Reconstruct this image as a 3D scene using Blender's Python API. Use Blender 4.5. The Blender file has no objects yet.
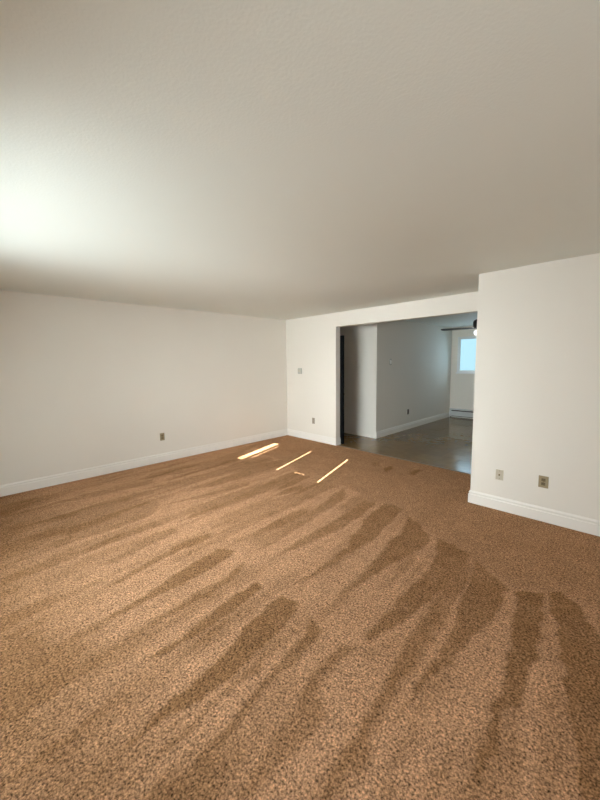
import bpy, bmesh, math, random
import numpy as np
from mathutils import Matrix, Vector

random.seed(7)
S = bpy.context.scene
COL = S.collection

# ---------------------------------------------------------------- camera
F_PX = 351.2
PITCH, ROLL, YAW = math.radians(-6.112), math.radians(-0.718), math.radians(-44.357)
CAM = Vector((5.4327, 0.0, 1.5574))
fw = Vector((math.sin(YAW) * math.cos(PITCH), math.cos(YAW) * math.cos(PITCH), math.sin(PITCH)))
r0 = Vector((math.cos(YAW), -math.sin(YAW), 0))
u0 = r0.cross(fw)
RT = r0 * math.cos(ROLL) + u0 * math.sin(ROLL)
UP = -r0 * math.sin(ROLL) + u0 * math.cos(ROLL)
cd = bpy.data.cameras.new('camera')
cam = bpy.data.objects.new('camera', cd)
COL.objects.link(cam)
cd.sensor_fit = 'HORIZONTAL'
cd.sensor_width = 36.0
cd.lens = 36.0 * F_PX / 600.0
cd.clip_start = 0.02
M = Matrix((RT, UP, -fw)).transposed().to_4x4()
M.translation = CAM
cam.matrix_world = M
S.camera = cam

# ---------------------------------------------------------------- light
S.view_settings.view_transform = 'Standard'
S.view_settings.look = 'None'
S.view_settings.gamma = 1.0
S.view_settings.use_curve_mapping = False
S.view_settings.exposure = 0.25

W = bpy.data.worlds.new('sky')
S.world = W
W.use_nodes = True
wb = W.node_tree.nodes['Background']
wb.inputs[0].default_value = (0.52, 0.82, 0.96, 1)
wb.inputs[1].default_value = 1.02

SUN_DIR = Vector((-0.31, 1.0, -0.402 * math.sqrt(1 + 0.31 ** 2))).normalized()
sl = bpy.data.lights.new('sun', 'SUN')
sl.energy = 60.0
sl.angle = math.radians(0.22)
sl.color = (1.0, 0.95, 0.86)
so = bpy.data.objects.new('sun', sl)
COL.objects.link(so)
so.rotation_euler = SUN_DIR.to_track_quat('-Z', 'Y').to_euler()
so.location = (6, -8, 6)


def area(name, loc, direction, sx, sy, watts, color, spread=180):
    l = bpy.data.lights.new(name, 'AREA')
    l.shape = 'RECTANGLE'
    l.size, l.size_y = sx, sy
    l.energy = watts
    l.color = color
    l.spread = math.radians(spread)
    o = bpy.data.objects.new(name, l)
    COL.objects.link(o)
    o.location = loc
    o.rotation_euler = Vector(direction).to_track_quat('-Z', 'Z').to_euler()
    return o


area('window_daylight', (2.80, -0.40, 1.66), (0, 1, -0.42), 1.80, 0.95, 60, (0.84, 0.97, 1.0), 165)
area('window_skylight', (2.80, -0.39, 1.66), (-0.21, 1, -0.20), 1.80, 0.95, 31, (0.90, 0.99, 1.0), 78)
area('added_fill_light', (5.55, -0.40, 1.66), (0, 1, -0.35), 1.50, 0.95, 15, (0.92, 0.98, 1.0), 150)  # fill lamp added at an unseen, made-up window
area('dining_daylight', (2.32, 9.80, 1.70), (0, -1, -0.2), 0.80, 0.84, 3.8, (0.55, 0.82, 1.0), 150)

# ---------------------------------------------------------------- dimensions
H = 2.44
SB = -0.0542
SC = -0.0181
YB = 5.162
XJ, HH = 1.392, 2.192
XC, YC = 4.152, 3.973
XD, YD = 1.627, 6.082
YE = 9.859
YW = -0.50            # room side of the window wall
XR = 6.60             # right wall
XR2 = 4.90            # dining room right wall
TH = 0.12
XH = -1.30            # far end of the hall


def yb(x):
    return YB + SB * x


def yc(x):
    return YC + SC * (x - XC)


def yd(x):
    return YD + SB * (x - XD)


def floor_pt(px, py):
    d = fw + RT * ((px - 300) / F_PX) - UP * ((py - 400) / F_PX)
    t = -CAM.z / d.z
    p = CAM + d * t
    return (p.x, p.y)


# ---------------------------------------------------------------- materials
def nt(name):
    m = bpy.data.materials.new(name)
    m.use_nodes = True
    t = m.node_tree
    return m, t, t.nodes['Principled BSDF']


def lk(t, a, b):
    t.links.new(a, b)


def paint(name, col, rough=0.75, bump=0.0, scale=90.0, vary=0.02, low=0.0, spec=0.3):
    m, t, b = nt(name)
    n = t.nodes
    tc = n.new('ShaderNodeTexCoord')
    nz = n.new('ShaderNodeTexNoise')
    nz.inputs['Scale'].default_value = scale
    nz.inputs['Detail'].default_value = 3
    lk(t, tc.outputs['Object'], nz.inputs['Vector'])
    nl = n.new('ShaderNodeTexNoise')
    nl.inputs['Scale'].default_value = 1.3
    nl.inputs['Detail'].default_value = 2
    lk(t, tc.outputs['Object'], nl.inputs['Vector'])
    rp = n.new('ShaderNodeMapRange')
    rp.inputs['To Min'].default_value = 1 - vary
    rp.inputs['To Max'].default_value = 1 + vary
    lk(t, nl.outputs['Fac'], rp.inputs['Value'])
    mx = n.new('ShaderNodeVectorMath')
    mx.operation = 'SCALE'
    mx.inputs[0].default_value = col
    lk(t, rp.outputs['Result'], mx.inputs['Scale'])
    lk(t, mx.outputs['Vector'], b.inputs['Base Color'])
    b.inputs['Roughness'].default_value = rough
    b.inputs['Specular IOR Level'].default_value = spec
    if bump > 0:
        bp = n.new('ShaderNodeBump')
        bp.inputs['Strength'].default_value = bump
        bp.inputs['Distance'].default_value = 0.004
        lk(t, nz.outputs['Fac'], bp.inputs['Height'])
        if low > 0:
            b2 = n.new('ShaderNodeBump')
            b2.inputs['Strength'].default_value = low
            b2.inputs['Distance'].default_value = 0.02
            lk(t, nl.outputs['Fac'], b2.inputs['Height'])
            lk(t, b2.outputs['Normal'], bp.inputs['Normal'])
        lk(t, bp.outputs['Normal'], b.inputs['Normal'])
    return m


M_WALL = paint('wall_paint', (0.85, 0.80, 0.73), 0.7, 0.2, 120)
M_CEIL = paint('ceiling_paint', (0.82, 0.835, 0.785), 0.6, 0.22, 95, 0.02, 0.12)
M_TRIM = paint('trim_paint', (0.90, 0.86, 0.81), 0.35, 0.0, 30, 0.01)
M_ALMOND = paint('almond_plastic', (0.36, 0.29, 0.18), 0.45, 0, 40)
M_ALMOND2 = paint('taupe_plastic', (0.38, 0.32, 0.25), 0.45, 0, 40)
M_IVORY = paint('ivory_plastic', (0.60, 0.53, 0.42), 0.45, 0, 40)
M_PALE = paint('pale_grey_plastic', (0.52, 0.51, 0.46), 0.4, 0, 40)
M_GREY = paint('grey_plastic', (0.36, 0.36, 0.33), 0.4, 0, 40)
M_DARK = paint('dark_slot', (0.03, 0.025, 0.02), 0.6, 0, 40)
M_DSLOT = paint('brown_receptacle', (0.20, 0.155, 0.09), 0.5, 0, 40)
M_BROWNPL = paint('brown_plastic', (0.10, 0.085, 0.065), 0.5, 0, 40)
M_BLACKDOOR = paint('black_door_paint', (0.004, 0.004, 0.005), 0.6, 0, 40, 0.0, 0, 0.1)
M_HEAT = paint('heater_enamel', (0.62, 0.63, 0.62), 0.35, 0, 40)
M_WINFR = paint('window_vinyl', (0.90, 0.92, 0.93), 0.35, 0, 40)
M_FANBL = paint('fan_dark_wood', (0.018, 0.014, 0.012), 0.4, 0.1, 40)
M_FANMT = paint('fan_dark_metal', (0.012, 0.010, 0.010), 0.35, 0, 40)
M_CHROME, _t, _b = nt('brushed_metal')
_b.inputs['Base Color'].default_value = (0.55, 0.53, 0.5, 1)
_b.inputs['Metallic'].default_value = 1
_b.inputs['Roughness'].default_value = 0.35
M_BRASS, _t, _b = nt('dark_brass')
_b.inputs['Base Color'].default_value = (0.25, 0.18, 0.08, 1)
_b.inputs['Metallic'].default_value = 1
_b.inputs['Roughness'].default_value = 0.35
M_SHADE = paint('shade_fabric', (0.82, 0.80, 0.76), 0.9, 0.1, 200)
M_STRIP = paint('threshold_metal', (0.20, 0.15, 0.10), 0.35, 0, 40)
M_GROUT = paint('subfloor', (0.06, 0.048, 0.032), 0.6, 0, 40)

M_LAMP, _t, _b = nt('lit_lamp_glass')
_b.inputs['Base Color'].default_value = (0.9, 0.9, 0.88, 1)
_b.inputs['Emission Color'].default_value = (1, 0.98, 0.94, 1)
_b.inputs['Emission Strength'].default_value = 1.2

# clear pane
M_GLASS = bpy.data.materials.new('window_glass')
M_GLASS.use_nodes = True
_t = M_GLASS.node_tree
_t.nodes.remove(_t.nodes['Principled BSDF'])
_tr = _t.nodes.new('ShaderNodeBsdfTransparent')
_tr.inputs[0].default_value = (0.95, 0.98, 0.98, 1)
_gl = _t.nodes.new('ShaderNodeBsdfGlossy')
_gl.inputs['Roughness'].default_value = 0.02
_mx = _t.nodes.new('ShaderNodeMixShader')
_mx.inputs[0].default_value = 0.05
lk(_t, _tr.outputs[0], _mx.inputs[1])
lk(_t, _gl.outputs[0], _mx.inputs[2])
lk(_t, _mx.outputs[0], _t.nodes['Material Output'].inputs[0])


def vinyl():
    m, t, b = nt('vinyl_tile')
    n = t.nodes
    tc = n.new('ShaderNodeTexCoord')
    oi = n.new('ShaderNodeObjectInfo')
    add = n.new('ShaderNodeVectorMath')
    add.operation = 'MULTIPLY_ADD'
    add.inputs[1].default_value = (1, 1, 1)
    sc = n.new('ShaderNodeVectorMath')
    sc.operation = 'SCALE'
    sc.inputs[0].default_value = (7, 13, 3)
    lk(t, oi.outputs['Random'], sc.inputs['Scale'])
    lk(t, tc.outputs['Object'], add.inputs[0])
    lk(t, sc.outputs['Vector'], add.inputs[2])
    nz = n.new('ShaderNodeTexNoise')
    nz.inputs['Scale'].default_value = 9
    nz.inputs['Detail'].default_value = 5
    lk(t, add.outputs['Vector'], nz.inputs['Vector'])
    cr = n.new('ShaderNodeValToRGB')
    cr.color_ramp.elements[0].position = 0.3
    cr.color_ramp.elements[0].color = (0.180, 0.106, 0.040, 1)
    cr.color_ramp.elements[1].position = 0.75
    cr.color_ramp.elements[1].color = (0.225, 0.138, 0.057, 1)
    lk(t, nz.outputs['Fac'], cr.inputs[0])
    hv = n.new('ShaderNodeHueSaturation')
    mr = n.new('ShaderNodeMapRange')
    mr.inputs['To Min'].default_value = 0.92
    mr.inputs['To Max'].default_value = 1.08
    lk(t, oi.outputs['Random'], mr.inputs['Value'])
    lk(t, mr.outputs['Result'], hv.inputs['Value'])
    lk(t, cr.outputs['Color'], hv.inputs['Color'])
    lk(t, hv.outputs['Color'], b.inputs['Base Color'])
    b.inputs['Roughness'].default_value = 0.17
    b.inputs['Specular IOR Level'].default_value = 0.24
    n2 = n.new('ShaderNodeTexNoise')
    n2.inputs['Scale'].default_value = 22
    n2.inputs['Detail'].default_value = 2
    lk(t, add.outputs['Vector'], n2.inputs['Vector'])
    bp = n.new('ShaderNodeBump')
    bp.inputs['Strength'].default_value = 0.04
    bp.inputs['Distance'].default_value = 0.004
    lk(t, n2.outputs['Fac'], bp.inputs['Height'])
    lk(t, bp.outputs['Normal'], b.inputs['Normal'])
    return m


M_VINYL = vinyl()


def carpet():
    m, t, b = nt('carpet_pile')
    n = t.nodes
    tc = n.new('ShaderNodeTexCoord')
    at = n.new('ShaderNodeAttribute')
    at.attribute_name = 'pile_lay_and_falloff'
    # tuft speckle: fine noise on a slightly stretched field
    n1 = n.new('ShaderNodeTexNoise')
    n1.inputs['Scale'].default_value = 97
    n1.inputs['Detail'].default_value = 4
    n1.inputs['Roughness'].default_value = 0.75
    lk(t, tc.outputs['Object'], n1.inputs['Vector'])
    vo = n.new('ShaderNodeTexVoronoi')
    vo.inputs['Scale'].default_value = 120
    lk(t, tc.outputs['Object'], vo.inputs['Vector'])
    n3 = n.new('ShaderNodeTexNoise')
    n3.inputs['Scale'].default_value = 5
    n3.inputs['Detail'].default_value = 3
    lk(t, tc.outputs['Object'], n3.inputs['Vector'])
    mixc = n.new('ShaderNodeMix')
    mixc.data_type = 'RGBA'
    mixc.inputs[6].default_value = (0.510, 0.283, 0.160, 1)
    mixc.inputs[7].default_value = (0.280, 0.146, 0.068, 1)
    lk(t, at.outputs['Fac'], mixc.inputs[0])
    # multiply by speckle
    mr = n.new('ShaderNodeMapRange')
    mr.inputs['From Min'].default_value = 0.32
    mr.inputs['From Max'].default_value = 0.68
    mr.inputs['To Min'].default_value = 0.05
    mr.inputs['To Max'].default_value = 2.05
    lk(t, n1.outputs['Fac'], mr.inputs['Value'])
    mv = n.new('ShaderNodeMapRange')
    mv.inputs['From Min'].default_value = 0.0
    mv.inputs['From Max'].default_value = 0.9
    mv.inputs['To Min'].default_value = 1.2
    mv.inputs['To Max'].default_value = 0.7
    lk(t, vo.outputs['Distance'], mv.inputs['Value'])
    m3 = n.new('ShaderNodeMapRange')
    m3.inputs['To Min'].default_value = 0.86
    m3.inputs['To Max'].default_value = 1.14
    lk(t, n3.outputs['Fac'], m3.inputs['Value'])
    p1 = n.new('ShaderNodeMath')
    p1.operation = 'MULTIPLY'
    lk(t, mr.outputs['Result'], p1.inputs[0])
    lk(t, mv.outputs['Result'], p1.inputs[1])
    p2 = n.new('ShaderNodeMath')
    p2.operation = 'MULTIPLY'
    lk(t, p1.outputs[0], p2.inputs[0])
    lk(t, m3.outputs['Result'], p2.inputs[1])
    sc = n.new('ShaderNodeVectorMath')
    sc.operation = 'SCALE'
    lk(t, mixc.outputs[2], sc.inputs[0])
    lk(t, p2.outputs[0], sc.inputs['Scale'])
    lk(t, sc.outputs['Vector'], b.inputs['Base Color'])
    b.inputs['Roughness'].default_value = 1.0
    b.inputs['Specular IOR Level'].default_value = 0.0
    b.inputs['Sheen Weight'].default_value = 0.0
    bp = n.new('ShaderNodeBump')
    bp.inputs['Strength'].default_value = 0.9
    bp.inputs['Distance'].default_value = 0.006
    lk(t, n1.outputs['Fac'], bp.inputs['Height'])
    lk(t, bp.outputs['Normal'], b.inputs['Normal'])
    return m


M_CARPET = carpet()


# ---------------------------------------------------------------- helpers
def tag(o, label=None, cat=None, group=None, kind=None):
    if label:
        o['label'] = label
    if cat:
        o['category'] = cat
    if group:
        o['group'] = group
    if kind:
        o['kind'] = kind
    return o


def struct(o, label, cat):
    return tag(o, label, cat, None, 'structure')


def empty(name, loc, rz=0.0):
    o = bpy.data.objects.new(name, None)
    COL.objects.link(o)
    o.empty_display_size = 0.1
    o.location = loc
    o.rotation_euler = (0, 0, rz)
    return o


def obj(name, bm, mat, parent=None, smooth=False):
    bmesh.ops.recalc_face_normals(bm, faces=bm.faces)
    me = bpy.data.meshes.new(name)
    bm.to_mesh(me)
    bm.free()
    me.materials.append(mat)
    if smooth:
        for p in me.polygons:
            p.use_smooth = True
    o = bpy.data.objects.new(name, me)
    COL.objects.link(o)
    o.parent = parent
    return o


def bm_box(bm, x0, x1, y0, y1, z0, z1, bev=0.0):
    vs = [bm.verts.new((x, y, z)) for x in (x0, x1) for y in (y0, y1) for z in (z0, z1)]
    f = [(0, 1, 3, 2), (4, 6, 7, 5), (0, 4, 5, 1), (2, 3, 7, 6), (0, 2, 6, 4), (1, 5, 7, 3)]
    fs = [bm.faces.new([vs[i] for i in q]) for q in f]
    if bev > 0:
        es = list({e for q in fs for e in q.edges})
        bmesh.ops.bevel(bm, geom=es, offset=bev, segments=2, affect='EDGES', profile=0.6)
    return bm


def box(name, x0, x1, y0, y1, z0, z1, mat, parent=None, bev=0.0):
    return obj(name, bm_box(bmesh.new(), x0, x1, y0, y1, z0, z1, bev), mat, parent)


def bm_prism(bm, pts, z0, z1):
    lo = [bm.verts.new((x, y, z0)) for x, y in pts]
    hi = [bm.verts.new((x, y, z1)) for x, y in pts]
    n = len(pts)
    bm.faces.new(lo)
    bm.faces.new(hi)
    for i in range(n):
        j = (i + 1) % n
        bm.faces.new((lo[i], lo[j], hi[j], hi[i]))
    return bm


def prism(name, pts, z0, z1, mat, parent=None):
    return obj(name, bm_prism(bmesh.new(), pts, z0, z1), mat, parent)


def bm_lathe(bm, prof, seg=28):
    rings = []
    for r, z in prof:
        if r < 1e-6:
            rings.append([bm.verts.new((0, 0, z))])
        else:
            rings.append([bm.verts.new((r * math.cos(2 * math.pi * k / seg), r * math.sin(2 * math.pi * k / seg), z)) for k in range(seg)])
    for a, b in zip(rings, rings[1:]):
        for k in range(seg):
            k2 = (k + 1) % seg
            if len(a) == 1 and len(b) == 1:
                continue
            if len(a) == 1:
                bm.faces.new((a[0], b[k], b[k2]))
            elif len(b) == 1:
                bm.faces.new((a[k], a[k2], b[0]))
            else:
                bm.faces.new((a[k], a[k2], b[k2], b[k]))
    return bm


def lathe(name, prof, mat, parent=None, seg=28):
    return obj(name, bm_lathe(bmesh.new(), prof, seg), mat, parent, True)


BASE_PROF = [(0, 0), (0.016, 0), (0.016, 0.096), (0.010, 0.102), (0.0095, 0.112), (0.0125, 0.117), (0.0115, 0.124), (0.006, 0.131), (0.004, 0.138), (0, 0.138)]


def baseboard(name, path, label):
    """path: floor polyline along the wall face, room on its left-hand side"""
    bm = bmesh.new()
    n = len(path)
    rings = []
    for i, (x, y) in enumerate(path):
        p = Vector((x, y))
        ns = []
        if i > 0:
            d = (p - Vector(path[i - 1])).normalized()
            ns.append(Vector((-d.y, d.x)))
        if i < n - 1:
            d = (Vector(path[i + 1]) - p).normalized()
            ns.append(Vector((-d.y, d.x)))
        m = ns[0] if len(ns) == 1 else (ns[0] + ns[1]) / (1 + ns[0].dot(ns[1]))
        rings.append([bm.verts.new((x + m.x * o, y + m.y * o, z)) for o, z in BASE_PROF])
    k = len(BASE_PROF)
    for a, b in zip(rings, rings[1:]):
        for i in range(k):
            j = (i + 1) % k
            bm.faces.new((a[i], a[j], b[j], b[i]))
    bm.faces.new(rings[0])
    bm.faces.new(rings[-1])
    return struct(obj(name, bm, M_TRIM), label, 'baseboard')


# ---------------------------------------------------------------- carpet floor
# strokes of the vacuum cleaner (pile brushed away from the eye), traced as outlines on the floor
STROKES = [
    # (darkness, edge softness m, outline in photo pixels)
    (0.95, .012, [(546, 592), (550, 605), (557, 630), (562, 662), (564, 680), (570, 730), (577, 780), (580, 800), (640, 810), (625, 660), (600, 638), (580, 606), (562, 592)]),
    (0.95, .012, [(515, 590), (515, 605), (511, 630), (506, 660), (500, 680), (492, 710), (485, 735), (475, 762), (470, 795), (478, 790), (492, 762), (502, 740), (504, 714), (517, 708), (526, 680), (537, 655), (541, 630), (545, 605), (543, 592)]),
    (0.85, .012, [(474, 558), (470, 580), (462, 600), (452, 625), (442, 650), (425, 670), (410, 695), (388, 725), (395, 722), (412, 702), (432, 677), (458, 657), (473, 637), (490, 625), (500, 606), (508, 588), (490, 572)]),
    (0.85, .012, [(437, 538), (434, 560), (420, 578), (400, 595), (385, 615), (364, 637), (368, 645), (390, 630), (415, 613), (432, 600), (457, 575), (471, 556), (455, 545)]),
    (0.70, .02, [(357, 648), (340, 647), (330, 654), (318, 668), (300, 693), (290, 708), (267, 740), (250, 767), (226, 802), (245, 802), (265, 780), (285, 758), (300, 745), (312, 735), (325, 715), (322, 692), (327, 675), (337, 662)]),
    (0.75, .025, [(355, 735), (372, 738), (370, 755), (355, 775), (345, 790), (325, 802), (322, 795), (340, 768), (350, 748)]),
    (0.6, .03, [(385, 778), (395, 785), (404, 802), (376, 802)]),
    (0.35, .03, [(365, 640), (378, 652), (372, 660), (362, 655)]),
    (0.35, .03, [(376, 648), (402, 640), (405, 645), (385, 652)]),
    (0.95, .010, [(282, 594), (268, 606), (250, 620), (235, 640), (210, 668), (185, 688), (155, 715), (118, 752), (128, 748), (172, 713), (215, 690), (238, 670), (270, 643), (288, 622), (299, 602)]),
    (0.85, .012, [(308, 617), (300, 638), (285, 657), (260, 682), (232, 715), (215, 737), (190, 762), (168, 788), (175, 785), (197, 765), (222, 745), (243, 718), (257, 700), (275, 681), (291, 667), (312, 646), (323, 630)]),
    (0.95, .010, [(257, 580), (240, 592), (220, 605), (200, 621), (180, 638), (160, 650), (140, 664), (165, 653), (190, 641), (210, 627), (232, 611), (250, 599), (263, 586)]),
    (0.85, .010, [(243, 562), (230, 572), (207, 590), (180, 604), (160, 618), (135, 632), (160, 623), (184, 607), (210, 595), (234, 578), (246, 566)]),
    (0.9, .010, [(217, 548), (200, 559), (180, 571), (160, 585), (140, 599), (110, 614), (98, 623), (113, 619), (145, 603), (170, 590), (200, 575), (225, 560), (236, 551)]),
    (0.8, .010, [(213, 532), (195, 537), (180, 544), (150, 560), (125, 576), (98, 591), (125, 580), (152, 565), (183, 549), (200, 543), (211, 538)]),
    (0.6, .015, [(176, 527), (155, 533), (140, 541), (115, 557), (96, 567), (118, 562), (145, 547), (165, 538), (178, 532)]),
    (0.7, .015, [(299, 470), (280, 476), (262, 485), (232, 498), (200, 511), (174, 523), (202, 514), (234, 503), (265, 492), (285, 484), (300, 476)]),
    (0.6, .010, [(302, 499), (270, 511), (235, 525), (190, 545), (236, 528), (272, 515), (303, 503)]),
    (0.6, .015, [(290, 459), (272, 461), (250, 468), (210, 482), (184, 489), (212, 487), (252, 475), (280, 466)]),
    (0.6, .010, [(247, 482), (200, 495), (163, 505), (200, 498), (249, 485)]),
    (0.55, .015, [(250, 459), (210, 472), (170, 482), (148, 488), (172, 486), (213, 478), (252, 466)]),
    (0.45, .02, [(245, 449), (220, 457), (175, 470), (140, 478), (178, 474), (222, 464), (245, 456)]),
    (0.7, .012, [(302, 484), (285, 489), (272, 496), (286, 494), (304, 489)]),
    (0.6, .012, [(302, 519), (290, 524), (270, 535), (250, 543), (272, 538), (294, 528), (304, 523)]),
    (0.7, .015, [(345, 487), (330, 497), (315, 508), (298, 520), (315, 515), (333, 507), (345, 498)]),
    (0.6, .015, [(330, 477), (315, 487), (298, 498), (302, 502), (318, 494), (332, 484)]),
    (0.75, .015, [(365, 498), (352, 508), (338, 518), (310, 533), (295, 542), (272, 559), (300, 547), (318, 539), (345, 526), (362, 516), (370, 505)]),
    (0.85, .012, [(385, 503), (365, 519), (352, 537), (345, 548), (336, 555), (312, 572), (284, 591), (314, 576), (340, 560), (356, 550), (372, 541), (388, 526), (404, 508)]),
    (0.85, .012, [(409, 516), (401, 533), (390, 542), (372, 562), (358, 580), (334, 598), (347, 593), (362, 584), (380, 571), (402, 560), (420, 550), (430, 540), (421, 524)]),
    (0.75, .03, [(371, 462), (381, 462), (381, 467), (371, 466)]),
    (1.0, .03, [(382, 468), (391, 465), (394, 469), (385, 473)]),
    (1.0, .03, [(409, 473), (415, 469), (424, 470), (413, 476)]),
    (0.35, .03, [(395, 476), (420, 471), (423, 473), (398, 479)]),
    (0.5, .015, [(152, 479), (85, 494), (45, 505), (88, 498), (153, 483)]),
    (0.55, .015, [(152, 489), (100, 505), (72, 513), (102, 509), (153, 493)]),
    (0.5, .02, [(152, 535), (110, 548), (87, 556), (50, 577), (90, 561), (152, 541)]),
    (0.4, .02, [(152, 560), (118, 577), (80, 598), (40, 610), (84, 603), (122, 581), (153, 565)]),
    (0.5, .02, [(150, 624), (125, 638), (108, 650), (75, 673), (112, 654), (130, 642), (152, 630)]),
    (0.35, .03, [(90, 570), (40, 590), (0, 612), (0, 622), (44, 597), (92, 577)]),
    (0.3, .03, [(60, 520), (0, 545), (0, 556), (64, 527)]),
    (0.35, .04, [(90, 665), (40, 695), (0, 722), (0, 736), (46, 706), (84, 678)]),
    (0.35, .03, [(110, 750), (60, 790), (45, 802), (75, 802), (118, 758)]),
    (0.3, .03, [(150, 700), (110, 725), (70, 755), (80, 760), (118, 732), (154, 706)]),
]
LEFT_FALLOFF = [(-60, 510), (20, 488), (45, 520), (50, 580), (70, 660), (120, 730), (160, 812), (-60, 812)]  # outline of the light falloff painted into the carpet colour
# cross-brushed strip along the far and right walls
ZONE = [(250, 430), (287, 434), (335, 446), (475, 470), (475, 500), (640, 540), (660, 628), (600, 607), (556, 593), (515, 587), (470, 561), (435, 538), (405, 517), (382, 504), (350, 488), (325, 481), (300, 472), (285, 461), (262, 454)]


def dist_poly(P, poly):
    """signed distance (inside positive) of points P (n,2) to polygon"""
    poly = np.asarray(poly)
    n = len(poly)
    d = np.full(len(P), 1e9)
    ins = np.zeros(len(P), bool)
    for i in range(n):
        a, b = poly[i], poly[(i + 1) % n]
        ab = b - a
        t = np.clip(((P - a) @ ab) / (ab @ ab + 1e-12), 0, 1)
        d = np.minimum(d, np.hypot(*(P - a - t[:, None] * ab).T))
        c = (a[1] > P[:, 1]) != (b[1] > P[:, 1])
        with np.errstate(divide='ignore', invalid='ignore'):
            xi = a[0] + (P[:, 1] - a[1]) * (b[0] - a[0]) / (b[1] - a[1] + 1e-15)
        ins ^= c & (P[:, 0] < xi)
    return np.where(ins, d, -d)


def value_noise(P, cell, seed):
    rs = np.random.RandomState(seed)
    g = rs.rand(256, 256)
    q = P / cell + 40
    i = np.floor(q).astype(int)
    f = q - i
    f = f * f * (3 - 2 * f)
    def G(a, b):
        return g[a % 256, b % 256]
    x, y = i[:, 0], i[:, 1]
    return (G(x, y) * (1 - f[:, 0]) + G(x + 1, y) * f[:, 0]) * (1 - f[:, 1]) + (G(x, y + 1) * (1 - f[:, 0]) + G(x + 1, y + 1) * f[:, 0]) * f[:, 1]


def build_carpet():
    # outline of the carpeted room, meshed as a fine grid
    nx, ny = 470, 400
    us = np.linspace(0, 1, nx)
    vs = np.linspace(0, 1, ny)
    X = us * XR
    far = YB + SB * X + 0.035
    PX = np.repeat(X[:, None], ny, 1)
    PY = YW + (far - YW)[:, None] * vs[None, :]
    P = np.stack([PX.ravel(), PY.ravel()], 1)
    # wobble so that the brushed edges are not ruler-straight
    Pw = P + 0.03 * (np.stack([value_noise(P, 0.09, 1), value_noise(P, 0.09, 2)], 1) - 0.5) \
           + 0.02 * (np.stack([value_noise(P, 0.025, 3), value_noise(P, 0.025, 4)], 1) - 0.5)
    mask = np.zeros(len(P))
    zp = [floor_pt(*q) for q in ZONE]
    d = dist_poly(Pw, zp)
    mask = np.clip(d / 0.10 + 0.5, 0, 1) * 0.40
    inner = np.clip(-d / 0.12 + 0.3, 0, 1)
    # faint parallel drags of the cleaner head, all along one direction
    U = np.stack([(Pw[:, 0] + 0.10 * Pw[:, 1]), Pw[:, 1]], 1)
    for cw, cl, amp, seed in ((0.16, 1.1, 0.75, 11), (0.075, 0.8, 0.50, 12), (0.035, 0.6, 0.30, 13)):
        nz = value_noise(U / np.array([cw, cl]), 1.0, seed)
        mask += inner * amp * np.clip((nz - 0.62) / 0.13, 0, 1) * 0.62
    # light falloff towards the left edge, painted in as darker pile colour
    lz = dist_poly(P, [floor_pt(*q) for q in LEFT_FALLOFF])
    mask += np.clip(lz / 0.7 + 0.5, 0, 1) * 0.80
    mask = np.clip(mask, 0, 0.90)
    for dark, soft, pts in STROKES:
        w = np.array([floor_pt(*q) for q in pts])
        lo, hi = w.min(0) - 0.15, w.max(0) + 0.15
        sel = np.where((P >= lo).all(1) & (P <= hi).all(1))[0]
        if not len(sel):
            continue
        d = dist_poly(Pw[sel], w)
        v = np.clip(d / (2 * soft) + 0.5, 0, 1) * dark
        mask[sel] = np.maximum(mask[sel], v)
    # patchy trodden variation
    mask += 0.16 * (value_noise(P, 0.22, 5) - 0.5) + 0.14 * (value_noise(P, 0.06, 6) - 0.5)
    mask = np.clip(mask, 0, 1)
    rs = np.random.RandomState(3)
    Z = (0.004 * (value_noise(P, 0.02, 8) - 0.5)) - 0.002
    co = np.concatenate([P, Z[:, None]], 1).astype(np.float32)
    idx = np.arange(nx * ny).reshape(nx, ny)
    q = np.stack([idx[:-1, :-1], idx[1:, :-1], idx[1:, 1:], idx[:-1, 1:]], -1).reshape(-1, 4)
    me = bpy.data.meshes.new('floor')
    me.vertices.add(len(co))
    me.vertices.foreach_set('co', co.ravel())
    me.loops.add(q.size)
    me.loops.foreach_set('vertex_index', q.ravel().astype(np.int32))
    me.polygons.add(len(q))
    me.polygons.foreach_set('loop_start', np.arange(0, q.size, 4, dtype=np.int32))
    me.polygons.foreach_set('loop_total', np.full(len(q), 4, dtype=np.int32))
    me.update(calc_edges=True)
    at = me.attributes.new('pile_lay_and_falloff', 'FLOAT', 'POINT')
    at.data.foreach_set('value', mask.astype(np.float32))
    me.polygons.foreach_set('use_smooth', np.ones(len(q), dtype=bool))
    me.materials.append(M_CARPET)
    o = bpy.data.objects.new('floor', me)
    COL.objects.link(o)
    return struct(o, 'brown cut pile carpet with vacuum cleaner marks', 'carpet')


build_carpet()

# ---------------------------------------------------------------- dining room floor: vinyl tiles
T = 0.305


def th_y(x):
    return yb(x) + 0.035


df = prism('floor_dining', [(XH, th_y(XH)), (XR2, th_y(XR2)), (XR2, YE), (XH, YE)], -0.05, -0.0035, M_GROUT)
struct(df, 'brown glossy vinyl tile floor of the dining room', 'floor')
tile_me = {}


def tile_mesh(pts):
    bm = bm_prism(bmesh.new(), pts, -0.0030, 0.0)
    bmesh.ops.recalc_face_normals(bm, faces=bm.faces)
    me = bpy.data.meshes.new('floor_tile')
    bm.to_mesh(me)
    bm.free()
    me.materials.append(M_VINYL)
    return me


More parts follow.
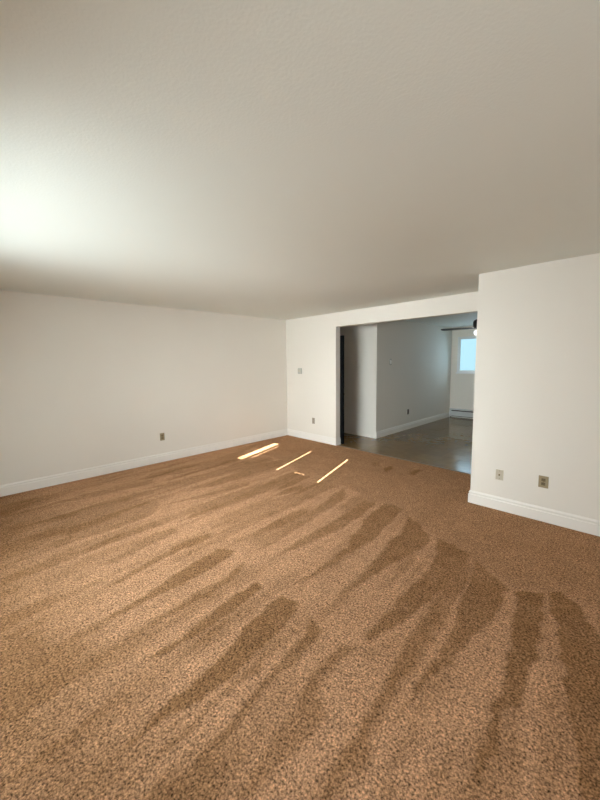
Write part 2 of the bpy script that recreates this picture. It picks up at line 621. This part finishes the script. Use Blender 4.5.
full = tile_mesh([(0.0008, 0.0008), (T - 0.0008, 0.0008), (T - 0.0008, T - 0.0008), (0.0008, T - 0.0008)])
gx0, gy0 = XD - 6 * T, YE - 17 * T
for i in range(0, 17):
    for j in range(-1, 17):
        x, y = gx0 + i * T, gy0 + j * T
        xm, ym = x + T / 2, y + T / 2
        if x + T > XR2 + 0.01 or x < XH:
            continue
        if xm < XD and ym > yd(xm) + 0.1:        # inside the wall block
            continue
        f0, f1 = th_y(x) + 0.004, th_y(x + T) + 0.004
        if y + T < f1 + 0.02:
            continue
        if y < max(f0, f1):                       # cut along the carpet edge
            g = 0.0008
            me = tile_mesh([(g, max(g, f0 - y)), (T - g, max(g, f1 - y)), (T - g, T - g), (g, T - g)])
        else:
            me = full
        o = bpy.data.objects.new('floor_tile', me)
        COL.objects.link(o)
        o.location = (x, y, 0)
        o.rotation_euler = (random.uniform(-.0035, .0035), random.uniform(-.0035, .0035), 0)
        o.parent = df

ts = prism('trim_1', [(XJ, yb(XJ) + 0.018), (XC, yb(XC) + 0.018), (XC, yb(XC) + 0.042), (XJ, yb(XJ) + 0.042)], -0.002, 0.004, M_STRIP)
struct(ts, 'thin brown metal strip between carpet and vinyl floor', 'threshold strip')

# ---------------------------------------------------------------- shell
ceil_o = box('ceiling', XH - 0.12, XR + 0.12, YW - 0.15, YE + 0.15, H, H + 0.12, M_CEIL)
struct(ceil_o, 'off white textured flat ceiling', 'ceiling')

wl = box('wall_left', -TH, 0, YW, yb(0), 0, H, M_WALL)
struct(wl, 'long bare off white wall with one outlet', 'wall')


def bm_plate(bm, ring_xy0, ring_xy1, polys):
    """polys in (t, z) extruded between two parallel ground lines"""
    pass


# wall with the wide opening: an upside-down L in one piece
bm = bmesh.new()
X1 = XR2 + 0.1
prof = [(XH, 0), (XJ, 0), (XJ, HH), (XC, HH), (XC, 0), (X1, 0), (X1, H), (XH, H)]
fr = [bm.verts.new((x, yb(x), z)) for x, z in prof]
bk = [bm.verts.new((x, yb(x) + TH, z)) for x, z in prof]
bm.faces.new(fr)
bm.faces.new(bk)
for i in range(len(prof)):
    j = (i + 1) % len(prof)
    bm.faces.new((fr[i], fr[j], bk[j], bk[i]))
struct(obj('wall_back', bm, M_WALL), 'off white wall with wide cased-free opening to the dining room', 'wall')

# projecting closet wall on the right
wr = prism('wall_right', [(XC, yc(XC)), (XR, yc(XR)), (XR, yc(XR) + TH), (XC + TH, yc(XC) + TH), (XC + TH, yb(XC + TH)), (XC, yb(XC))], 0, H, M_WALL)
struct(wr, 'off white projecting wall with cable jack and tan outlet', 'wall')

ws = box('wall_side', XR, XR + TH, YW, yc(XR) + TH, 0, H, M_WALL)
struct(ws, 'plain off white side wall', 'wall')

# block between hall and dining room
wd = prism('wall_hall', [(XH, yd(XH)), (XD, YD), (XD, YE), (XH, YE)], 0, H, M_WALL)
struct(wd, 'off white wall block between hall and dining room', 'wall')
we = box('wall_hall_end', XH - TH, XH, yb(XH), yd(XH) + 0.05, 0, H, M_WALL)
struct(we, 'end wall of the dark hall', 'wall')
wdr = box('wall_dining_right', XR2, XR2 + TH, yb(XR2) + TH, YE, 0, H, M_WALL)
struct(wdr, 'plain off white wall of the dining room', 'wall')


def wall_with_hole(name, x0, x1, y0, y1, holes, hz0, hz1, label):
    bm = bmesh.new()
    xs, zs = [x0] + [v for h in holes for v in h] + [x1], [0, hz0, hz1, H]
    n = len(xs) - 1
    V = {}
    for k, y in enumerate((y0, y1)):
        for i, x in enumerate(xs):
            for j, z in enumerate(zs):
                V[k, i, j] = bm.verts.new((x, y, z))
    for k in (0, 1):
        for i in range(n):
            for j in range(3):
                if i % 2 == 1 and j == 1:
                    continue
                bm.faces.new((V[k, i, j], V[k, i + 1, j], V[k, i + 1, j + 1], V[k, i, j + 1]))
    for h in range(1, n, 2):
        for a, b in (((h, 1), (h + 1, 1)), ((h + 1, 1), (h + 1, 2)), ((h + 1, 2), (h, 2)), ((h, 2), (h, 1))):
            bm.faces.new((V[0, a[0], a[1]], V[0, b[0], b[1]], V[1, b[0], b[1]], V[1, a[0], a[1]]))
    for j in (0, 3):
        for i in range(n):
            bm.faces.new((V[0, i, j], V[0, i + 1, j], V[1, i + 1, j], V[1, i, j]))
    for i in (0, n):
        for j in range(3):
            bm.faces.new((V[0, i, j], V[0, i, j + 1], V[1, i, j + 1], V[1, i, j]))
    return struct(obj(name, bm, M_WALL), label, 'wall')


WX0, WX1, WZ0, WZ1 = 1.885, 3.735, 1.20, 2.15
VX0, VX1 = 4.76, 6.34
wall_with_hole('wall_front', -TH, XR + TH, YW - 0.14, YW, [(WX0, WX1), (VX0, VX1)], WZ0, WZ1, 'off white wall with the shaded living room window and an added one')
EX0, EX1, EZ0, EZ1 = 1.785, 2.80, 1.225, 2.185
wall_with_hole('wall_dining_back', XD - 0.3, XR2 + TH, YE, YE + 0.14, [(EX0, EX1)], EZ0, EZ1, 'off white dining room wall under and around the small window')

# ---------------------------------------------------------------- baseboards
baseboard('baseboard_left', [(0, yb(0)), (0, YW)], 'white baseboard along the long bare wall')
baseboard('baseboard_back', [(XJ, yb(XJ) + TH), (XJ, yb(XJ)), (0, yb(0))], 'white baseboard on the short wall beside the opening')
baseboard('baseboard_right', [(XR, yc(XR)), (XC, yc(XC)), (XC, yb(XC))], 'white baseboard around the projecting wall')
baseboard('baseboard_side', [(XR, YW), (XR, yc(XR))], 'white baseboard on the plain side wall')
baseboard('baseboard_front', [(0, YW), (XR, YW)], 'white baseboard below the living room window')
baseboard('baseboard_hall', [(XD, YE), (XD, YD)], 'white baseboard along the dining room wall')

# ---------------------------------------------------------------- windows
def win_frame(x0, x1, z0, z1, y, depth, w, mat, parent, name='window_frame'):
    bm = bmesh.new()
    bm_box(bm, x0, x1, y, y + depth, z0, z0 + w)
    bm_box(bm, x0, x1, y, y + depth, z1 - w, z1)
    bm_box(bm, x0, x0 + w, y, y + depth, z0 + w, z1 - w)
    bm_box(bm, x1 - w, x1, y, y + depth, z0 + w, z1 - w)
    return obj(name, bm, mat, parent)


# dining room window, two sliding sashes
w1 = empty('window_1', (0, 0, 0))
struct(w1, 'small bright white framed window above the baseboard heater', 'window')
win_frame(EX0, EX1, EZ0, EZ1, YE + 0.01, 0.11, 0.035, M_WINFR, w1)
mid = (EX0 + EX1) / 2
for a, b, dy in ((EX0 + 0.035, mid + 0.02, 0.03), (mid - 0.02, EX1 - 0.035, 0.065)):
    s = win_frame(a, b, EZ0 + 0.035, EZ1 - 0.035, YE + dy, 0.03, 0.028, M_WINFR, w1, 'sash')
    box('pane', a + 0.028, b - 0.028, YE + dy + 0.012, YE + dy + 0.018, EZ0 + 0.063, EZ1 - 0.063, M_GLASS, s)
box('window_sill', EX0 - 0.02, EX1 + 0.02, YE - 0.022, YE + 0.012, EZ0 - 0.022, EZ0 + 0.006, M_WINFR, w1, 0.003)

# living room window behind the viewer: clear upper lights, added opaque lower lights stop sun
w2 = empty('window_2', (0, 0, 0))
struct(w2, 'wide living room window with white shades', 'window')
yw0 = YW - 0.11
win_frame(WX0, WX1, WZ0, WZ1, yw0, 0.09, 0.02, M_WINFR, w2)
box('meeting_rail', WX0 + 0.02, WX1 - 0.02, yw0 + 0.02, yw0 + 0.06, 1.585, 1.630, M_WINFR, w2)
box('pane', WX0 + 0.02, WX1 - 0.02, yw0 + 0.035, yw0 + 0.041, 1.612, WZ1 - 0.02, M_GLASS, w2)
tag(box('pane', WX0 + 0.02, WX1 - 0.02, yw0 + 0.035, yw0 + 0.041, WZ0 + 0.02, 1.585, M_SHADE, w2), 'opaque white lower pane added to block low sun')


# unseen second window, added to carry fill light, its shade fully drawn
w3 = empty('added_window', (0, 0, 0))
struct(w3, 'unseen window added for fill light, its shade fully drawn', 'window')
win_frame(VX0, VX1, WZ0, WZ1, yw0, 0.09, 0.02, M_WINFR, w3)
box('meeting_rail', VX0 + 0.02, VX1 - 0.02, yw0 + 0.02, yw0 + 0.06, 1.585, 1.612, M_WINFR, w3)
box('pane', VX0 + 0.02, VX1 - 0.02, yw0 + 0.035, yw0 + 0.041, 1.612, WZ1 - 0.02, M_GLASS, w3)
box('pane', VX0 + 0.02, VX1 - 0.02, yw0 + 0.035, yw0 + 0.041, WZ0 + 0.02, 1.585, M_GLASS, w3)


def shade(x0, x1, label, notch=None):
    t = empty('window_shade', ((x0 + x1) / 2, YW - 0.035, WZ1 - 0.05))
    tag(t, label, 'window shade', 'white shades of the living room window')
    cx = (x0 + x1) / 2
    bm = bmesh.new()
    zt, zb = 0.0, WZ0 + 0.03 - (WZ1 - 0.05)
    if notch:
        n0, n1, nz0, nz1 = notch
        n0, n1 = n0 - cx, n1 - cx
        nz0, nz1 = nz0 - (WZ1 - 0.05), nz1 - (WZ1 - 0.05)
        bm_box(bm, x0 - cx, n0, -.001, .001, zb, zt)
        bm_box(bm, n1, x1 - cx, -.001, .001, zb, zt)
        bm_box(bm, n0, n1, -.001, .001, zb, nz0)
        bm_box(bm, n0, n1, -.001, .001, nz1, zt)
    else:
        bm_box(bm, x0 - cx, x1 - cx, -.001, .001, zb, zt)
    obj('fabric', bm, M_SHADE, t)
    bm = bm_lathe(bmesh.new(), [(0, x0 - cx), (.022, x0 - cx), (.022, x1 - cx), (0, x1 - cx)], 16)
    bmesh.ops.rotate(bm, verts=bm.verts, cent=(0, 0, 0), matrix=Matrix.Rotation(math.pi / 2, 3, 'Y'))
    bmesh.ops.translate(bm, verts=bm.verts, vec=(0, 0, 0.022))
    obj('roller', bm, M_WINFR, t, False)
    box('hem_bar', x0 - cx, x1 - cx, -.006, .006, zb - .02, zb, M_WINFR, t)


shade(2.04, 2.868, 'white roller shade on the wider half of the living room window', (2.120, 2.138, 1.70, 2.05))
shade(2.893, 3.662, 'white roller shade on the narrower half of the living room window', (3.17, 3.37, 1.664, 1.671))

shade(VX0 + 0.004, VX1 - 0.004, 'white roller shade drawn fully over the added window')


# ---------------------------------------------------------------- wall devices
def bm_slot(x, z, w, h, y):
    return bm_box(bmesh.new(), x - w / 2, x + w / 2, y - 0.0012, y, z - h / 2, z + h / 2)


def disc_bm(x, z, r, y0, y1, seg=14):
    bm = bm_lathe(bmesh.new(), [(0, 0), (r, 0), (r, y0 - y1), (0, y0 - y1)], seg)
    bmesh.ops.rotate(bm, verts=bm.verts, cent=(0, 0, 0), matrix=Matrix.Rotation(math.pi / 2, 3, 'X'))
    bmesh.ops.translate(bm, verts=bm.verts, vec=(x, y0, z))
    return bm


def outlet(loc, rz, label, plate, recep, slot, w=0.072, h=0.118):
    t = empty('wall_outlet', loc, rz)
    tag(t, label, 'outlet')
    obj('cover_plate', bm_box(bmesh.new(), -w / 2, w / 2, -0.006, 0, -h / 2, h / 2, 0.0022), plate, t)
    for s in (-1, 1):
        z = s * 0.0197
        bm = bmesh.new()
        bm_box(bm, -0.017, 0.017, -0.0085, -0.005, z - 0.0145, z + 0.0145, 0.002)
        rc = obj('receptacle', bm, recep, t)
        for dx in (-0.0065, 0.0065):
            obj('slot', bm_slot(dx, z + 0.004, 0.0028, 0.009, -0.0084), slot, rc)
        obj('slot', disc_bm(0, z - 0.008, 0.0028, -0.0084, -0.0096, 10), slot, rc)
    obj('screw', disc_bm(0, 0, 0.0035, -0.006, -0.0075, 12), M_BRASS, t)
    return t


RB = math.atan(SB)
RC = math.atan(SC)
outlet((0.0, 2.40, 0.405), math.pi / 2, 'tan duplex outlet low on the long bare wall', M_ALMOND, M_DSLOT, M_DARK)
outlet((0.797, yb(0.797), 0.400), RB, 'taupe duplex outlet on the short wall beside the opening', M_ALMOND2, M_ALMOND2, M_DARK)
outlet((4.814, yc(4.814), 0.389), RC, 'olive tan duplex outlet on the projecting wall', M_ALMOND, M_DSLOT, M_DARK, 0.08, 0.115)
outlet((XD, 7.43, 0.402), math.pi / 2, 'dark brown outlet on the dining room wall', M_BROWNPL, M_BROWNPL, M_DARK)

# cable jack
t = empty('cable_jack', (4.434, yc(4.434), 0.374), RC)
tag(t, 'ivory cable jack plate on the projecting wall', 'cable jack')
obj('cover_plate', bm_box(bmesh.new(), -0.036, 0.036, -0.006, 0, -0.054, 0.054, 0.0022), M_IVORY, t)
cn = obj('connector', disc_bm(0, 0, 0.0085, -0.006, -0.014, 14), M_BRASS, t)
obj('connector_core', disc_bm(0, 0, 0.005, -0.0139, -0.0145, 10), M_DARK, cn)
for z in (-0.042, 0.042):
    obj('screw', disc_bm(0, z, 0.0032, -0.006, -0.0073, 10), M_BRASS, t)

# thermostat
t = empty('thermostat', (0.424, yb(0.424), 1.383), RB)
tag(t, 'small beige thermostat with grey display', 'thermostat')
obj('back_plate', bm_box(bmesh.new(), -0.05, 0.05, -0.006, 0, -0.058, 0.058, 0.002), M_GREY, t)
bd = obj('body', bm_box(bmesh.new(), -0.044, 0.044, -0.030, -0.005, -0.052, 0.052, 0.005), M_PALE, t)
obj('display', bm_box(bmesh.new(), -0.030, 0.012, -0.0312, -0.0296, -0.018, 0.026), M_IVORY, bd)
for k in range(3):
    obj('button', bm_box(bmesh.new(), 0.022, 0.034, -0.033, -0.0296, 0.016 - k * 0.02, 0.026 - k * 0.02, 0.001), M_IVORY, bd)

# light switch on the dining room wall
t = empty('light_switch', (XD, 6.615, 1.543), math.pi / 2)
tag(t, 'toggle light switch on the dining room wall', 'light switch')
obj('cover_plate', bm_box(bmesh.new(), -0.038, 0.038, -0.006, 0, -0.062, 0.062, 0.0022), M_GREY, t)
obj('toggle_plate', bm_box(bmesh.new(), -0.026, 0.026, -0.010, -0.005, -0.050, 0.050, 0.002), M_TRIM, t)
bm = bm_box(bmesh.new(), -0.005, 0.005, -0.024, -0.009, -0.006, 0.008)
obj('toggle', bm, M_TRIM, t)
for z in (-0.053, 0.053):
    obj('screw', disc_bm(0, z, 0.003, -0.006, -0.0072, 10), M_BRASS, t)

# ---------------------------------------------------------------- baseboard heater under the window
HX0, HX1 = XD + 0.02, 3.9
t = empty('baseboard_heater', ((HX0 + HX1) / 2, YE, 0))
tag(t, 'white metal baseboard heater below the small window', 'heater')
hx = (HX1 - HX0) / 2
bm = bmesh.new()
bm_box(bm, -hx, hx, -0.012, 0, 0.02, 0.238)
obj('back_panel', bm, M_HEAT, t)
bm = bmesh.new()
prof = [(-0.012, 0.226), (-0.066, 0.212), (-0.066, 0.206), (-0.070, 0.206), (-0.070, 0.217), (-0.012, 0.238)]
a = [bm.verts.new((-hx, y, z)) for y, z in prof]
b = [bm.verts.new((hx, y, z)) for y, z in prof]
bm.faces.new(a)
bm.faces.new(b)
for i in range(len(prof)):
    j = (i + 1) % len(prof)
    bm.faces.new((a[i], a[j], b[j], b[i]))
obj('top_cover', bm, M_HEAT, t)
box('front_panel', -hx, hx, -0.070, -0.066, 0.045, 0.176, M_HEAT, t)
box('damper_slot', -hx + 0.01, hx - 0.01, -0.058, -0.013, 0.165, 0.200, M_DARK, t)
box('fin_element', -hx + 0.06, hx - 0.06, -0.058, -0.014, 0.03, 0.10, M_DARK, t)
for s in (-1, 1):
    x = s * hx
    box('end_cap', min(x, x - s * 0.05), max(x, x - s * 0.05), -0.073, 0, 0.02, 0.24, M_HEAT, t, 0.003)
    box('foot', x - s * 0.03 - 0.01, x - s * 0.03 + 0.01, -0.06, -0.01, 0, 0.022, M_DARK, t)

# ---------------------------------------------------------------- black door standing open in the hall
d1 = empty('door_1', (XJ + 0.052, yb(XJ) + TH + 0.020, 0), RB)
struct(d1, 'black door leaf standing open against the wall behind the opening', 'door')
bm = bmesh.new()
bm_box(bm, -0.76, 0, 0.0, 0.036, 0.01, 2.04, 0.002)
obj('leaf', bm, M_BLACKDOOR, d1)
for dy in (-0.004, 0.036):
    for zz in ((0.15, 0.90), (1.05, 1.90)):
        obj('panel_moulding', bm_box(bmesh.new(), -0.64, -0.12, dy, dy + 0.004, zz[0], zz[1], 0.001), M_BLACKDOOR, d1)
k = obj('door_knob', disc_bm(-0.07, 0.95, 0.026, 0.095, 0.06, 18), M_BRASS, d1)
obj('knob_stem', disc_bm(-0.07, 0.95, 0.010, 0.065, 0.036, 12), M_BRASS, k)

# ---------------------------------------------------------------- ceiling fan in the dining room
FD = 5.6                                        # depth along the view axis
FAN = CAM + fw * FD + RT * (177.0 / F_PX * FD)
FZ = 2.062
t = empty('ceiling_fan', (FAN.x, FAN.y, H))
tag(t, 'dark bladed ceiling fan with white light bowl in the dining room', 'ceiling fan')
lathe('canopy', [(0, 0), (.065, 0), (.062, -.03), (.03, -.055), (0, -.055)], M_FANMT, t)
lathe('down_rod', [(0, -0.050), (.012, -0.050), (.012, -0.248), (0, -0.248)], M_FANMT, t, 14)
lathe('motor_housing', [(0, -0.238), (.04, -0.238), (.085, -0.263), (.10, -0.288), (.10, -0.358), (.085, -0.378), (.06, -0.388), (0, -0.388)], M_FANMT, t)
lathe('light_fitter', [(0, -0.385), (.05, -0.385), (.055, -0.418), (0, -0.418)], M_FANMT, t)
lathe('light_bowl', [(0, -0.413), (.062, -0.413), (.085, -0.433), (.088, -0.458), (.07, -0.488), (.04, -0.505), (0, -0.511)], M_LAMP, t)
R_T = 0.58
a0 = math.atan2(-RT.y, -RT.x) - math.radians(36)
for k in range(3):
    ang = a0 + k * 2 * math.pi / 3
    bm = bmesh.new()
    outl = [(0.11, -.030), (0.20, -.055), (0.30, -.062), (R_T - .05, -.068), (R_T - .012, -.055), (R_T, -.02), (R_T, .02), (R_T - .012, .055), (R_T - .05, .068), (0.30, .062), (0.20, .055), (0.11, .030)]
    bm_prism(bm, outl, -.004, .004)
    bmesh.ops.rotate(bm, verts=bm.verts, cent=(0, 0, 0), matrix=Matrix.Rotation(math.radians(6), 3, 'X'))
    bmesh.ops.rotate(bm, verts=bm.verts, cent=(0, 0, 0), matrix=Matrix.Rotation(ang, 3, 'Z'))
    bmesh.ops.translate(bm, verts=bm.verts, vec=(0, 0, FZ - H))
    bl = obj('blade', bm, M_FANBL, t)
    bm = bmesh.new()
    bm_box(bm, 0.06, 0.25, -.02, .02, -.010, -.004)
    bmesh.ops.rotate(bm, verts=bm.verts, cent=(0, 0, 0), matrix=Matrix.Rotation(ang, 3, 'Z'))
    bmesh.ops.translate(bm, verts=bm.verts, vec=(0, 0, FZ - H))
    obj('blade_iron', bm, M_FANMT, bl)
